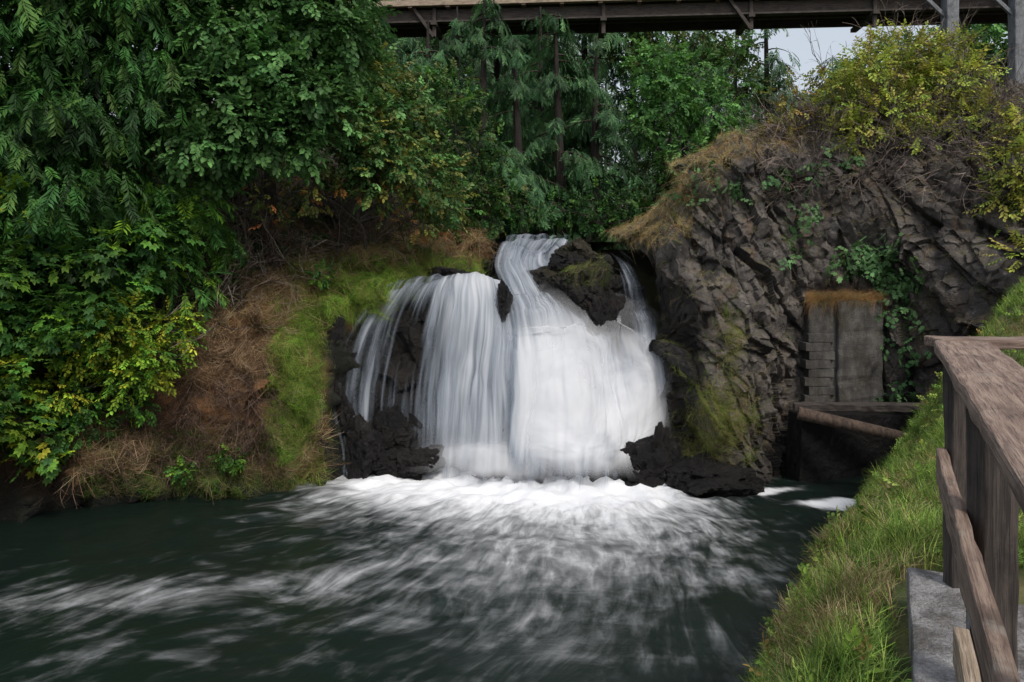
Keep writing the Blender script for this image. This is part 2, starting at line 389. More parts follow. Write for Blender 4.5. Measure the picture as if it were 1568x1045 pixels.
# ================= LEFT BANK
L=[[(-16,7,-.6),(-16.3,7.5,1.2),(-17,8.5,3),(-18,10,5),(-20,13,7),(-24,18,8)],
 [(-11.5,10,-.6),(-11.8,10.4,.9),(-12.3,11.2,2.6),(-13,12.5,4.5),(-14.5,15,6.5),(-18,20,8)],
 [(-8.1,11.5,-.6),(-8.3,11.8,.8),(-8.8,12.5,2.2),(-9.4,13.5,4),(-10.5,15.5,6),(-13,20,8)],
 [(-6.0,12.6,-.6),(-6.1,12.9,.8),(-6.4,13.4,2.2),(-6.9,14.4,4.),(-7.8,16.3,5.8),(-9.5,20,7.6)],
 [(-4.2,13.1,-.6),(-4.3,13.4,.7),(-4.5,13.8,2.),(-4.9,14.5,3.3),(-5.5,16,4.8),(-6.5,19.5,6.8)],
 [(-3.45,13.7,-.6),(-3.65,13.9,1),(-3.7,14.2,2.3),(-3.75,14.8,3.2),(-3.95,16.5,4.6),(-4.6,19.5,6.3)],
 [(-3.0,14.3,-.6),(-3.1,14.8,1.5),(-3.,15.1,2.8),(-2.75,15.4,3.55),(-2.9,17,4.6),(-3.3,19.5,5.8)],
 [(-2,15.7,-.6),(-1.8,16.2,2),(-1.5,16.9,3.4),(-1.05,17.4,4.1),(-1.4,19,4.8),(-1.8,21,5.5)],
 [(-1.,18.5,.5),(-.9,18.6,2),(-.8,18.7,3.6),(-.75,18.8,4.6),(-1.3,21,5.1),(-1.8,24,5.6)],
 [(-.9,30,.5),(-.9,30,2),(-.8,30,3.6),(-.75,30,4.6),(-1.8,31,5.3),(-2.8,33,5.9)]]
LP=loft(L,340,170);LN=gnormal(LP,(0,0,6))
F1,F2,cr,ft=voro(LP*1.4+.3*fbm(LP*2)[...,None])
d=.55*fbm(LP*.7,5)+.18*fbm(LP*3.5,3)+.35*ft+.2*(cr-.5)
LP=LP+LN*d[...,None];LN=gnormal(LP,(0,0,6))
u,v=proj(LP)
wob=22*fbm(LP*1.6,3)
moss=sstep(440,480,u)*sstep(740,600,u)*sstep(505,470,v)*sstep(-.5,.3,fbm(LP*2.))
moss=np.maximum(moss,sstep(400,440,u+wob)*sstep(515,485,u+wob)*sstep(480,520,v)*.7)
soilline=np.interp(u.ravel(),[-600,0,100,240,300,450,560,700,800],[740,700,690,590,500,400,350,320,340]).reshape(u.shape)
dark=sstep(10,-60,v-soilline)  # bank behind the foliage painted dark for the shade between leaves
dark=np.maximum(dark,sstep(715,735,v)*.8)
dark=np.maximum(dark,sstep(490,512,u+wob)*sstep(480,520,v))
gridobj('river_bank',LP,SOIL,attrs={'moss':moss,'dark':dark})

# ================= FALLS ROCK + WATER
A=[[(600,447,16.3),(583,450,15.4),(535,490,14.9),(505,560,14.5),(503,620,14.3),(520,690,14.1),(522,745,13.9)],
 [(640,436,16.4),(620,442,15.5),(585,500,14.9),(565,580,14.6),(560,650,14.4),(558,700,14.2),(555,745,13.8)],
 [(670,431,16.5),(655,437,15.6),(635,480,15.0),(612,570,14.7),(606,650,14.5),(604,700,14.3),(602,745,13.7)],
 [(715,428,16.6),(705,433,15.7),(700,480,15.1),(688,580,14.7),(684,650,14.5),(682,700,14.3),(678,750,13.5)],
 [(740,430,16.6),(740,436,15.8),(742,480,15.3),(740,580,14.8),(738,650,14.5),(735,700,14.2),(732,755,13.3)],
 [(765,440,16.8),(768,452,16.1),(785,495,15.6),(795,590,14.95),(798,650,14.6),(800,700,14.3),(798,760,13.3)],
 [(790,450,17),(800,462,16.4),(830,505,15.9),(845,590,15.3),(850,650,15.),(850,700,14.8),(850,760,13.6)]]
C=[[(770,372,19.5),(752,375,18),(742,405,17.2),(752,440,16.4),(768,492,15.5),(768,600,14.65),(760,690,14.05),(750,765,12.9)],
 [(800,369,19.5),(785,371,18),(775,405,17.3),(788,440,16.4),(805,492,15.4),(815,600,14.6),(812,700,13.95),(808,770,12.7)],
 [(830,368,19.5),(820,370,18),(805,402,17.4),(818,440,16.6),(845,490,15.6),(870,595,14.6),(872,700,13.95),(872,770,12.7)],
 [(860,368,19.5),(860,370,18),(845,395,17.6),(850,440,17.2),(895,500,16.1),(915,595,14.9),(920,700,14.05),(915,765,12.9)],
 [(885,369,19.5),(890,371,18),(915,395,17.4),(925,440,16.9),(942,500,16.3),(958,590,15.1),(958,690,14.3),(950,750,13.4)],
 [(900,370,19.5),(910,373,18),(948,403,17.2),(962,445,16.7),(975,510,16.1),(990,580,15.3),(990,660,14.7),(970,735,13.9)],
 [(915,374,19.5),(930,379,18),(980,410,17.2),(998,455,16.7),(1012,520,16.1),(1020,575,15.4),(1014,640,15.0),(1000,705,14.5)]]
toS=lambda st:[[S(*q) for q in row] for row in st]
AP=loft(toS(A),240,200);CP=loft(toS(C),260,260)
def steps(P,amp,f,lo,hi,lump):
    z=P[...,2];q=z*f+1.1*fbm(np.stack([P[...,0]*.9,z*.2,z*0+3],-1),3);s=q-np.floor(q)
    off=amp*(1-np.where(s>.3,(s-.3)/.7,1-s/.3))
    w=sstep(lo,lo+.8,z)*sstep(hi+.3,hi-.2,z)
    P=P.copy();P[...,1]+=off*w;P[...,1]+=lump*fbm(np.stack([P[...,0]*1.2,P[...,1]*.6,z*.6],-1),3)*sstep(.3,1.8,z);return P
AP=steps(AP,.0,.6,1.,3.4,.24);CP=steps(CP,.34,1.05,2.0,4.6,.22)
def sheets(P,densf,seed,off,name,mat=None):
    N=gnormal(P,(0,0,4))
    s=np.cumsum(np.linalg.norm(np.diff(P,axis=0,prepend=P[:1]),axis=-1).mean(1))[:,None]*np.ones(P.shape[:2])
    t=np.cumsum(np.linalg.norm(np.diff(P,axis=1,prepend=P[:,:1]),axis=-1).mean(0))[None]*np.ones(P.shape[:2])
    suv=np.stack([s,t,t*0+seed],-1)
    Q=P+N*(off+.045*vnoise(np.stack([s*4.5,t*.35,s*0+seed],-1))+.02*vnoise(np.stack([s*13,t*.6,s*0+seed],-1)))[...,None]
    U,Vv=np.meshgrid(np.linspace(0,1,P.shape[0]),np.linspace(0,1,P.shape[1]),indexing='ij')
    dn=densf(U,Vv,Q)
    return gridobj(name,Q,mat or FALL,attrs={'suv':suv,'dens':dn},keep=dn>.01)
def dA(U,V,Q):
    u,v=proj(Q)
    d=.33+.40*sstep(.2,.65,U)+.2*sstep(.35,.15,V)+.22*sstep(.75,.95,V)
    d-=.4*np.exp(-((u-632)/26)**2-((v-545)/80)**2)+.3*np.exp(-((u-770)/16)**2-((v-470)/26)**2)+.3*np.exp(-((u-598)/58)**2-((v-680)/30)**2)
    d+=.2*fbm(np.stack([Q[...,0]*1.7,Q[...,2]*.6,Q[...,0]*0],-1),3)
    return d*sstep(0,.05,U)*sstep(1.,.8,V)*sstep(1.,.8,U)
def dC(U,V,Q):
    u,v=proj(Q)
    d=.54+.6*sstep(420,590,v)+.12*sstep(.5,.2,U)
    d=d-.52*sstep(.5,.65,U)*sstep(620,520,v)+.42*np.exp(-((u-960-(v-400)*.3)/18)**2)*sstep(600,550,v)
    d+=.2*fbm(np.stack([Q[...,0]*1.8,Q[...,2]*1.,Q[...,0]*0+5],-1),3)*sstep(640,480,v)
    return d*sstep(0,.16,U)*sstep(1.,.92,U)*sstep(1.,.76,V)
wf=bpy.data.objects.new('waterfall',None);scene.collection.objects.link(wf)
for nm,P,df in (('left_curtain',AP,dA),('main_chute',CP,dC)):
    for k,o in enumerate((0.03,.14)):
        ob=sheets(P,(lambda U,V,Q,df=df,k=k:df(U,V,Q)-(.0 if k==0 else .12)),k*5.3+1,o,nm+f'_layer_{k+1}');ob.parent=wf
sheets(AP,lambda U,V,Q:.6*sstep(.6,.88,V)*sstep(1.,.92,V)*sstep(.35,.65,U)*sstep(.98,.75,U),20,.27,'left_spray',SPRAY).parent=wf
sheets(CP,lambda U,V,Q:.85*sstep(.46,.78,V)*sstep(1.,.86,V)*sstep(0.04,.3,U)*sstep(1.,.75,U),40,.34,'chute_spray',SPRAY).parent=wf
def undrock(P,name,amp,poke):
    N=gnormal(P,(0,0,4));F1,F2,cr,ft=voro(P*np.array([1.5,1.5,1.9]));d=-.38+amp*fbm(P*1.3,4)+.3*ft+.25*(cr-.5)
    d=np.minimum(d,-.12+.42*sstep(poke,poke+.12,cr+.25*fbm(P*2.,2)+.12*sstep(690,600,proj(P)[0])))
    P2=P+N*d[...,None];gridobj(name,P2,WET,False,attrs={'cav':F2-F1+.1,'moss':P2[...,0]*0,'shade_damp':P2[...,0]*0})
undrock(AP,'falls_ledge_rock',.25,.88);undrock(CP,'falls_ledge_rock',.2,1.0)
def boulder(name,c,r,mat,seed=0,amp=.12,mossf=0.,npl=10,b=None):
    th=np.linspace(0,2*np.pi,96);ph=np.linspace(.001,np.pi-.001,64);T,Ph=np.meshgrid(th,ph,indexing='ij')
    D=np.stack([np.cos(T)*np.sin(Ph),np.sin(T)*np.sin(Ph),np.cos(Ph)],-1)
    rr=np.random.default_rng(seed);pn=nrm(rr.normal(0,1,(npl,3)));pd=rr.uniform(.55,1.,npl)
    k=np.full(T.shape,1.3)
    for a,b_ in zip(pn,pd):
        q=(D*a).sum(-1);k=np.where(q>.05,np.minimum(k,b_/np.maximum(q,.05)),k)
    F1,F2,cr,ft=voro(D*2.4+seed);H1,H2,c3,f3=voro(D*5+seed)
    k=k*(1+amp*fbm(D*2+seed,4)+.05*fbm(D*7+seed,3)+.22*ft+.11*(cr-.5)+.08*f3+.03*(c3-.5))
    P=np.array(c)+D*k[...,None]*np.array(r)
    gridobj(name,P,mat,False,attrs={'cav':F2-F1+.05,'moss':mossf*sstep(.3,.8,D[...,2]),'shade_damp':0*k})
    return P
RB=boulder('mid_falls_boulder',S(880,448,16.6),(.92,.7,.80),WET,3,.2,.2)
boulder('mid_falls_boulder',S(900,408,17.1),(.65,.5,.46),WET,13,.2,.2)
boulder('mid_falls_boulder',S(930,492,16.2),(.32,.3,.7),WET,33)
boulder('mid_falls_boulder',S(770,470,15.7),(.17,.3,.38),WET,5)
for (u_,v_,Y_,r_,sd_) in ((552,688,14.15,(.34,.3,.55),6),(590,668,14.3,(.38,.3,.42),7),(604,710,14.0,(.5,.3,.32),8),(645,708,14.05,(.4,.3,.3),16),(528,640,14.45,(.22,.3,.6),17)):
    boulder('falls_foot_boulder',S(u_,v_,Y_),r_,WET,sd_)
boulder('falls_foot_boulder',S(735,402,17.9),(.3,.4,.4),WET,9)
boulder('bank_boulder',S(498,690,14.3),(.32,.4,1.),WET,19)
boulder('bank_boulder',S(500,560,14.7),(.3,.4,.9),WET,39)
boulder('bank_boulder',S(690,428,16.4),(.5,.4,.25),WET,29)

# ================= RIGHT ROCK
R=[[(960,735,15.6),(1000,690,15.9),(1012,600,16.1),(1020,520,16.5),(1000,430,17.1),(980,385,17.7),(955,362,18.6),(925,352,21)],
 [(1005,760,14.6),(1020,700,14.7),(1022,640,14.9),(1030,540,15.2),(1020,440,15.8),(1005,365,16.6),(1010,335,17.5),(1010,320,21)],
 [(1045,765,13.5),(1045,715,13.8),(1045,640,14.2),(1055,540,14.6),(1055,430,15.1),(1040,340,16.),(1050,288,17),(1060,280,21)],
 [(1105,770,13.2),(1105,700,13.5),(1115,620,13.8),(1120,530,14.1),(1120,430,14.6),(1100,330,15.4),(1100,245,16.6),(1120,230,21)],
 [(1180,760,13.5),(1175,700,13.9),(1185,620,14.1),(1190,530,14.4),(1185,420,14.8),(1175,310,15.4),(1170,225,16.4),(1180,215,21)],
 [(1235,750,14.3),(1235,680,14.7),(1235,610,14.9),(1245,520,15),(1260,420,15.),(1280,310,15.3),(1275,215,16.3),(1290,195,21)],
 [(1350,750,15),(1350,680,15),(1350,610,15),(1350,500,15.0),(1370,400,14.8),(1380,300,15.0),(1390,205,16),(1400,175,21)],
 [(1450,740,14),(1450,680,14),(1450,600,14),(1460,480,13.8),(1480,380,13.9),(1500,280,14.5),(1510,200,16),(1520,160,21)],
 [(1600,740,12),(1600,680,12),(1600,560,12),(1620,440,12.5),(1640,340,13),(1660,240,14),(1680,180,16),(1700,150,21)],
 [(2000,700,11),(2000,600,11),(2000,500,11.2),(2000,400,11.6),(2000,300,12),(2000,240,14),(2000,190,16),(2000,170,21)]]
RP=loft(toS(R),480,400);RN=gnormal(RP,(0,0,4))
def strat(P,f,ang,st=.5,cr_=1.5):  # jointed columns, long axis leaning
    ca,sa=math.cos(ang),math.sin(ang)
    a=P[...,0]*ca-P[...,2]*sa; b=P[...,0]*sa+P[...,2]*ca
    return np.stack([a*st,P[...,1]*.5,b*cr_],-1)*f
W=.07*np.stack([fbm(RP*1.1+9,3),fbm(RP*1.1+19,3),fbm(RP*1.1+29,3)],-1)
F1,F2,cr,ft=voro(strat(RP+W,.9,1.05));G1,G2,c2,f2=voro(strat(RP+W,2.1,1.25,.34,1.6)+5);H1,H2,c3,f3=voro(RP*4.6+W*3)
d=.45*fbm(RP*.5+3,3)+.32*(cr-.5)+.32*ft+.10*np.minimum(F2-F1,.2)+.19*(c2-.5)+.22*f2+.07*np.minimum(G2-G1,.2)+.10*f3+.06*(c3-.5)+.08*fbm(RP*4,4)
lu,lv=proj(RP)
pm=sstep(1215,1240,lu)*sstep(1360,1335,lu)*sstep(425,450,lv)*sstep(650,620,lv)
d=d*(.3+.7*sstep(1000,1060,lu));d=d*(1-pm)-.1*pm
RP=RP+RN*d[...,None]
rec=sstep(1010,1040,lu)*sstep(1100,1060,lu)*sstep(470,540,lv)*sstep(720,660,lv);RP[...,1]+=rec*.7
RN=gnormal(RP,(0,0,4))
u,v=proj(RP)
moss=sstep(.5,.8,RN[...,2])*.55*sstep(-.2,.4,fbm(RP*1.5))+sstep(1130,1080,u)*sstep(350,280,v)*.4
shade_damp=np.maximum(sstep(1110,1035,u)*sstep(380,470,v),sstep(1150,1240,u)*sstep(600,640,v))  # recess shade painted in beside the falls and low right, plus wet rock
shade_damp=np.maximum(shade_damp,.45*sstep(1350,1420,u)*sstep(380,460,v))  # weaker darkening over the lower right face
gridobj('basalt_cliff',RP,ROCK,False,attrs={'cav':np.minimum(F2-F1,1.8*(G2-G1))+.03,'moss':np.clip(moss,0,1),'shade_damp':shade_damp})
boulder('cliff_foot_boulder',S(995,738,13.9),(.95,.6,.75),WET,21)
boulder('cliff_foot_boulder',S(1075,740,13.5),(.85,.5,.5),WET,22)

# ================= POOL
px=np.linspace(-20,14,420);py=np.linspace(-3,17,400);X,Y=np.meshgrid(px,py,indexing='ij')
sx=np.clip(X,-2.4,2.1);dd=np.hypot(X-sx,np.maximum(13.6-Y,0)*1.0)
th=np.arctan2(X-.3,16.5-Y);rr=np.hypot(X-.3,16.5-Y)
wv=np.stack([X*.45,Y*.45,X*0],-1)
flow=np.stack([th+.30*np.log(rr)+.07*fbm(wv,2),np.log(rr)+.09*fbm(wv+7,2),0*X],-1)
wn=fbm(np.stack([X*.45,Y*.6,X*0],-1),3)
foam=.95*np.exp(-(dd/1.3)**2)+.09+.22*wn
foam+=.62*np.exp(-((X-.4)/2.7)**2-((Y-12.7)/2.5)**2)+.14*np.exp(-((X-.9)/3.6)**2-((Y-8.5)/4.)**2)
foam-=.3*sstep(-3.2,-6,X)*sstep(9.5,11,Y)
foam-=.12*sstep(3.2,4.5,X)*sstep(8,10,Y)
foam+=.3*np.exp(-((X+5)/3.)**2-((Y-9-.15*(X+5))/.6)**2)
def blob(cx,cy,rx,ry,a,r=0):
    return a*np.exp(-(((X-cx)/rx)**2+((Y-cy+r*(X-cx))/ry)**2)**2)
foam+=blob(4.35,13.25,.75,.2,1.15,-.1)+blob(5.6,12.5,.8,.3,1.1,0)
h=.05*np.exp(-dd/5)*fbm(np.stack([flow[...,0]*14,flow[...,1]*10,X*0],-1),3)*3+.02*fbm(np.stack([X*1.2,Y*1.2,X*0],-1),3)+.06*np.exp(-(dd/1.1)**2)*(1+.6*fbm(np.stack([X*1.5,Y*1.5,X*0],-1),2))
gridobj('river_pool_water',np.stack([X,Y,h],-1),POOL,attrs={'flow':flow,'foam':foam})
ux=np.linspace(-1.5,3,20);uy=np.linspace(19.4,40,60);X,Y=np.meshgrid(ux,uy,indexing='ij')
gridobj('upstream_river_water',np.stack([X,Y,X*0+4.68],-1),POOL,attrs={'flow':np.stack([X,Y,X*0],-1)*.1,'foam':X*0+.35})

# ================= RIGHT GRASS BANK
def prof(Yc):
    x=1.79+.509*(Yc-3.35);n=np.array([-.89,.453])
    return [(x+1.2*.89,Yc-1.2*.453,2.40)]+[(x+n[0]*q,Yc+n[1]*q,z) for q,z in ((-.03,2.42),(.35,2.15),(.75,1.25),(1.1,.0),(1.2,-.6))]
G=[prof(-4),prof(-1),prof(1.5),prof(3.4),
 [(4.2,4.6,2.5),(3.1,5.2,2.4),(2.5,5.5,1.9),(2.15,5.7,1.15),(1.75,5.9,0),(1.65,6,-.6)],
 [(6.4,6.5,3.1),(4.8,6.9,2.7),(3.8,7.1,2.),(3.2,7.3,1.15),(2.75,7.4,0),(2.6,7.5,-.6)],
 [(9,8,4.),(5.9,8.6,2.8),(4.95,8.9,1.95),(4.35,9,1.05),(3.8,9.1,0),(3.7,9.2,-.6)],
 [(11,10,5.),(7.6,10.3,3.9),(6.7,10.6,2.9),(6.1,10.9,1.6),(5.6,11.7,0),(5.5,11.9,-.6)],
 [(12,11,5.5),(9,11,4.4),(8.2,11.6,3.2),(7.6,12.2,1.8),(7.1,12.9,0),(7.,13.1,-.6)],
 [(16,12,5.5),(13,12,4.4),(12,12.5,3.2),(11.5,12.9,1.8),(11.,13.4,0),(11,13.6,-.6)]]
GP=loft(G,220,90);GN=gnormal(GP,(0,8,8));GP=GP+GN*(.18*fbm(GP*1.6,4)*sstep(0.25,.35,np.linspace(0,1,90))[None])[...,None];GN=gnormal(GP,(0,8,8))
gridobj('grass_bank_soil',GP,GG)
b=B()
def gm(P):
    u,v=proj(P);side=(P[...,0]-1.79-.509*(P[...,1]-3.35))*.89
    ok=~((P[...,1]<3.75)&(side>-.05))
    return ok*(P[...,1]>1.3)*(P[...,2]>.12)*((u>1100)&(u<1750)).astype(float)*(1/np.maximum(P[...,1],2))
q,n=scatter(GP,GN,16000,gm)
GRN=[(.15,.29,.03),(.25,.4,.04),(.07,.15,.02),(.32,.41,.08),(.1,.19,.03)];DRY=[(.34,.25,.12),(.26,.18,.08),(.42,.34,.18)]
isd=(fbm(q*1.1+4,3)+rng.normal(0,.25,len(q)))>.38
bri=(.7+.6*sstep(-.4,.4,fbm(q*2.3,2)))
up_inst(b,TUF,q[~isd],n[~isd],.18*bri[~isd],GRN,.8,0,.4);up_inst(b,TUF,q[isd],n[isd],.2,DRY,.6)
q,n=scatter(GP,GN,3000,gm);up_inst(b,HNG,q,n,.26,GRN+DRY[:1],.5)
q,n=scatter(GP,GN,2200,lambda P:gm(P)*(fbm(P*1.3+7)>.0));inst(b,SPR,q+n*.05,rdir(len(q))+n*.5,n+rdir(len(q))*.4,.11*rng.uniform(.6,1.3,len(q)),pal(GRN+[(.3,.2,.05)],len(q)))
b.build('bank_grass',[GRASS])

# ================= WALKWAY, CURB, RAILING
def board(name,p0,p1,w,h,mat,par,bev=.008,up=(0,0,1),rough=.0025):
    p0=Vector(p0);p1=Vector(p1);d=p1-p0;Lh=d.length;x=d.normalized();y=Vector(up).cross(x)
    if y.length<1e-3:y=Vector((0,1,0)).cross(x)
    y.normalize();z=x.cross(y)
    me=bpy.data.meshes.new(name);seg=max(2,int(Lh/.12)) if bev else 2;V=[];Fc=[]
    for i in range(seg+1):
        for a,c in ((-1,-1),(1,-1),(1,1),(-1,1)):
            V.append((-Lh/2+Lh*i/seg,a*w/2+(rng.normal(0,rough) if bev else 0),c*h/2+(rng.normal(0,rough) if bev else 0)))
    for i in range(seg):
        for k in range(4): Fc.append((i*4+k,i*4+(k+1)%4,i*4+4+(k+1)%4,i*4+4+k))
    Fc+=[(3,2,1,0),tuple(seg*4+k for k in range(4))]
    me.from_pydata(V,[],Fc);me.materials.append(mat);ob=bpy.data.objects.new(name,me);scene.collection.objects.link(ob)
    M=Matrix((x,y,z)).transposed().to_4x4();M.translation=(p0+p1)/2;ob.matrix_world=M;ob.parent=par
    if bev:
        bm=ob.modifiers.new('b','BEVEL');bm.width=bev;bm.segments=2;bm.limit_method='ANGLE'
    return ob
def empty(n):
    e=bpy.data.objects.new(n,None);scene.collection.objects.link(e);return e
rd=Vector((.4537,.8912,0));rn=Vector((.8912,-.4537,0)) # along, inward
E=Vector((1.88,3.3,0))
rail=empty('wooden_railing')
pt=lambda s,o,z:tuple(E+rd*s+rn*o+Vector((0,0,z)))
board('top_rail',pt(-4.5,.11,3.655),pt(0,.11,3.655),.22,.045,WOOD,rail,.01)
c0=Vector(pt(0,.0,0));rt_=Vector((.995,-.08,0))
board('return_top_rail',tuple(c0+Vector((0,.1,3.657))+rt_*.05),tuple(c0+Vector((0,.1,3.657))+rt_*3),.18,.045,WOOD,rail,.01)
board('mid_rail',pt(-4.5,.03,3.14),pt(-.02,.03,3.14),.045,.13,WOOD,rail)
board('low_rail',pt(-4.5,.03,2.80),pt(-1.05,.03,2.80),.045,.12,WOODL,rail)
board('corner_post',pt(-.02,.085,2.6),pt(-.02,.085,3.63),.075,.075,WOODD,rail)
board('return_mid_rail',tuple(c0+Vector((.06,.02,3.12))),tuple(c0+Vector((.06,.02,3.12))+rt_*3),.045,.13,WOOD,rail)
for s in (-.95,-2.2,-3.4): board('post',pt(s,.12,2.6),pt(s,.12,3.63),.11,.11,WOODD,rail)
board('return_post',tuple(c0+rt_*1.2+Vector((0,.08,2.5))),tuple(c0+rt_*1.2+Vector((0,.08,3.63))),.1,.1,WOODD,rail)
board('iron_bracket',pt(-.95,.055,2.62),pt(-.95,.055,2.86),.05,.006,STEEL,rail,.002,up=(.9,-.45,0),rough=.0005)
board('concrete_curb',pt(-6,.02,2.48),pt(.12,.02,2.48),.24,.26,CONC,None,.015)
board('concrete_walkway',pt(-6,1.35,2.44),pt(.12,1.35,2.44),2.4,.16,CONC,None,.01)

# ================= BRIDGE
br=empty('timber_trestle_bridge')
by=25.;bz=12.45
dx=Vector((.997,-.075,0));bo=Vector((6,by,0))
bp=lambda s,o,z:tuple(bo+dx*s+Vector((.075,.997,0))*o+Vector((0,0,z)))
board('near_girder',bp(-30,0,bz+.28),bp(30,0,bz+.28),.16,.38,WOODD,br,0)
board('near_girder_flange',bp(-30,-.02,bz+.06),bp(30,-.02,bz+.06),.28,.06,WOODD,br,0)
board('deck_edge',bp(-30,-.3,bz+.62),bp(30,-.3,bz+.62),.2,.2,WOODL,br,0)
board('far_girder',bp(-30,1.6,bz+.28),bp(30,1.6,bz+.28),.16,.38,WOODD,br,0)
board('mid_girder',bp(-30,.8,bz+.3),bp(30,.8,bz+.3),.16,.3,WOODD,br,0)
board('deck',bp(-30,.75,bz+.6),bp(30,.75,bz+.6),1.9,.1,WOODD,br,0)
for i in range(46): board(f'deck_joist_{i}',bp(-29+i*1.3,-.37,bz+.505),bp(-29+i*1.3,1.7,bz+.505),.14,.08,WOOD,br,0)
for i,s in enumerate((-19,-14.5,-8.7,-2.9,2.0,6.)):
    board(f'hanger_{i}',bp(s,-.12,bz-.5),bp(s,-.12,bz+.5),.12,.12,WOODD,br,0)
    board(f'cross_beam_{i}',bp(s,-.3,bz-.04),bp(s,1.7,bz-.04),.2,.13,WOODD,br,0)
    if i%2==0: board(f'brace_{i}',bp(s,-.2,bz-.5),bp(s-.7,-.2,bz+.5),.1,.1,WOODD,br,0)
for s,o in ((8.3,-.3),(10.4,-.3),(9.6,1.7),(11.7,1.7)):
    board('column',bp(s,o,4.5),bp(s,o,bz+1.6),.40,.40,STEEL,br,.04)
    board('column_bracket',bp(s-.7,o,bz+.3),bp(s-.1,o,bz-.3),.1,.12,STEEL,br,.01)
for i in range(16):
    board(f'rail_post_{i}',bp(-29+i*4,-.3,bz+.73),bp(-29+i*4,-.3,bz+1.8),.1,.1,WOODL,br,0)
board('bridge_handrail',bp(-30,-.3,bz+1.85),bp(30,-.3,bz+1.85),.12,.1,WOODL,br,0)

# ================= CONCRETE PIER, LOGS
pier=empty('concrete_wall')
board('panel',tuple(S(1306,618,15.05)),tuple(S(1306,458,15.05)),.9,.7,OLDC,pier,.05,rough=.01)
board('backing',tuple(S(1250,618,15.3)),tuple(S(1250,462,15.3)),.7,.98,OLDC,pier,.05,rough=.01)
for i in range(8):
    for j in range(2):
        zc=S(0,612-i*13.5,14.75)[2];xc=S(1245+j*19+(4 if i%2 else -2),0,14.75)[0]
        board(f'block_{i}_{j}',(xc-.128,14.99+rng.uniform(-.012,.012),zc),(xc+.128,14.99,zc),.42,.168,OLDC,pier,.008).location.y-=.03
board('footing',tuple(S(1215,690,14.1)),tuple(S(1390,690,14.7)),.5,1.5,WET,pier,.03)
lg=B();
tube(lg,curve(S(1222,632,13.5),S(1410,676,12.9),.01),.12,.10,(.11,.075,.055),0,12)
lg.build('driftwood_log',[BARK],True)
board('timber_beam',tuple(S(1215,622,13.8)),tuple(S(1440,624,13.2)),.3,.12,WOODD,None,.01,rough=.008)

# ================= LEFT VEGETATION
DG=[(.018,.06,.012),(.028,.085,.016),(.012,.04,.012)];MG=[(.04,.12,.025),(.055,.15,.03),(.03,.09,.025),(.07,.15,.03)]
BG=[(.08,.2,.02),(.13,.26,.02),(.05,.14,.02)];YG=[(.22,.29,.02),(.3,.3,.025),(.14,.22,.02)];RD=[(.25,.09,.03),(.3,.14,.04),(.2,.2,.04)]
OL=[(.07,.10,.025),(.1,.11,.035),(.05,.08,.02)]
HZ=[(.075,.18,.05),(.10,.22,.065),(.05,.13,.04),(.04,.1,.03)]
b=B()
sl=lambda u:np.interp(u.ravel(),[-600,0,100,240,300,450,560,700,800],[740,690,690,590,480,390,350,330,340]).reshape(u.shape)
def above(P):
    u,v=proj(P);return (v<sl(u)-5)*(v>-250)*(u>-300)*(u<720)*1.
q,n=scatter(LP,LN,6500,above);inst(b,SPR,q+n*rng.uniform(.0,.5,(len(q),1)),n*.6+rdir(len(q))*.7+[0,0,-.4],n+rdir(len(q))*.4+[0,0,.8],.34*rng.uniform(.6,1.3,len(q)),pal(DG+OL,len(q)))
b.build('ivy_undergrowth',[LEAF])
b=B()
def below(P):
    u,v=proj(P);return (v>sl(u)-30)*(v<725)*(u>120)*(u<490)*(fbm(P*1.2+3)>.05)*1.
HD=[(.38,.24,.13),(.28,.16,.08),(.46,.35,.22),(.15,.1,.05)]
q,n=scatter(LP,LN,1900,below);up_inst(b,HNG,q+n*.03,n,.42,HD,-.1)
def dry2(P):
    u,v=proj(P);return (v>sl(u)-90)*(v<sl(u)+70)*(u>330)*(u<740)*1.
q,n=scatter(LP,LN,4500,dry2);up_inst(b,HNG,q+n*.03,n,.5,HD+[(.26,.26,.06)],.5)
def mossy(P):
    u,v=proj(P);return (sstep(395,440,u)*sstep(500,470,u)*(v>470)*(v<740)+(u>440)*(u<735)*(v>400)*(v<500))*1.
q,n=scatter(LP,LN,5600,mossy);up_inst(b,HNG,q+n*.02,n,.32,[(.13,.3,.016),(.22,.42,.02),(.3,.4,.05),(.05,.13,.01),(.27,.22,.08)],.1)
q,n=scatter(LP,LN,1900,lambda P:(lambda u,v:(u>120)*(u<490)*(v>660)*(v<755)*1.)(*proj(P)));up_inst(b,HNG,q,n,.3,[(.1,.2,.02),(.04,.1,.01),(.26,.2,.09)],.1)
b.build('bank_dry_grass',[GRASS])
b=B()
q,n=scatter(LP,LN,650,lambda P:(lambda u,v:(u>230)*(u<640)*(v>200)*(v<520)*(v<sl(u)+40)*1.)(*proj(P)));up_inst(b,TWG,q+n*.2,n,1.0,[(.2,.15,.12),(.12,.085,.065),(.28,.23,.19)],.2)
q,n=scatter(LP,LN,300,lambda P:(lambda u,v:(u>0)*(u<420)*(v>560)*(v<720)*1.)(*proj(P)));up_inst(b,TWG,q,n,.55,[(.12,.07,.05),(.22,.15,.11)],-.9)
b.build('bare_brambles',[BARK])
broadleaf('hazel_tree',S(420,330,15.5),[(300,60,13.6,1.0),(390,40,13.4,1.0),(480,30,13.4,.9),(520,80,13.6,.7),(440,120,13.2,.9),(350,150,13,.9),(490,170,13.3,.7),(400,210,13.1,.8),(300,220,13,.8),(530,10,13.9,.55),(480,-60,13.6,1.1),(390,-70,13.6,1.2)],270,SPR,.36,HZ,.14)
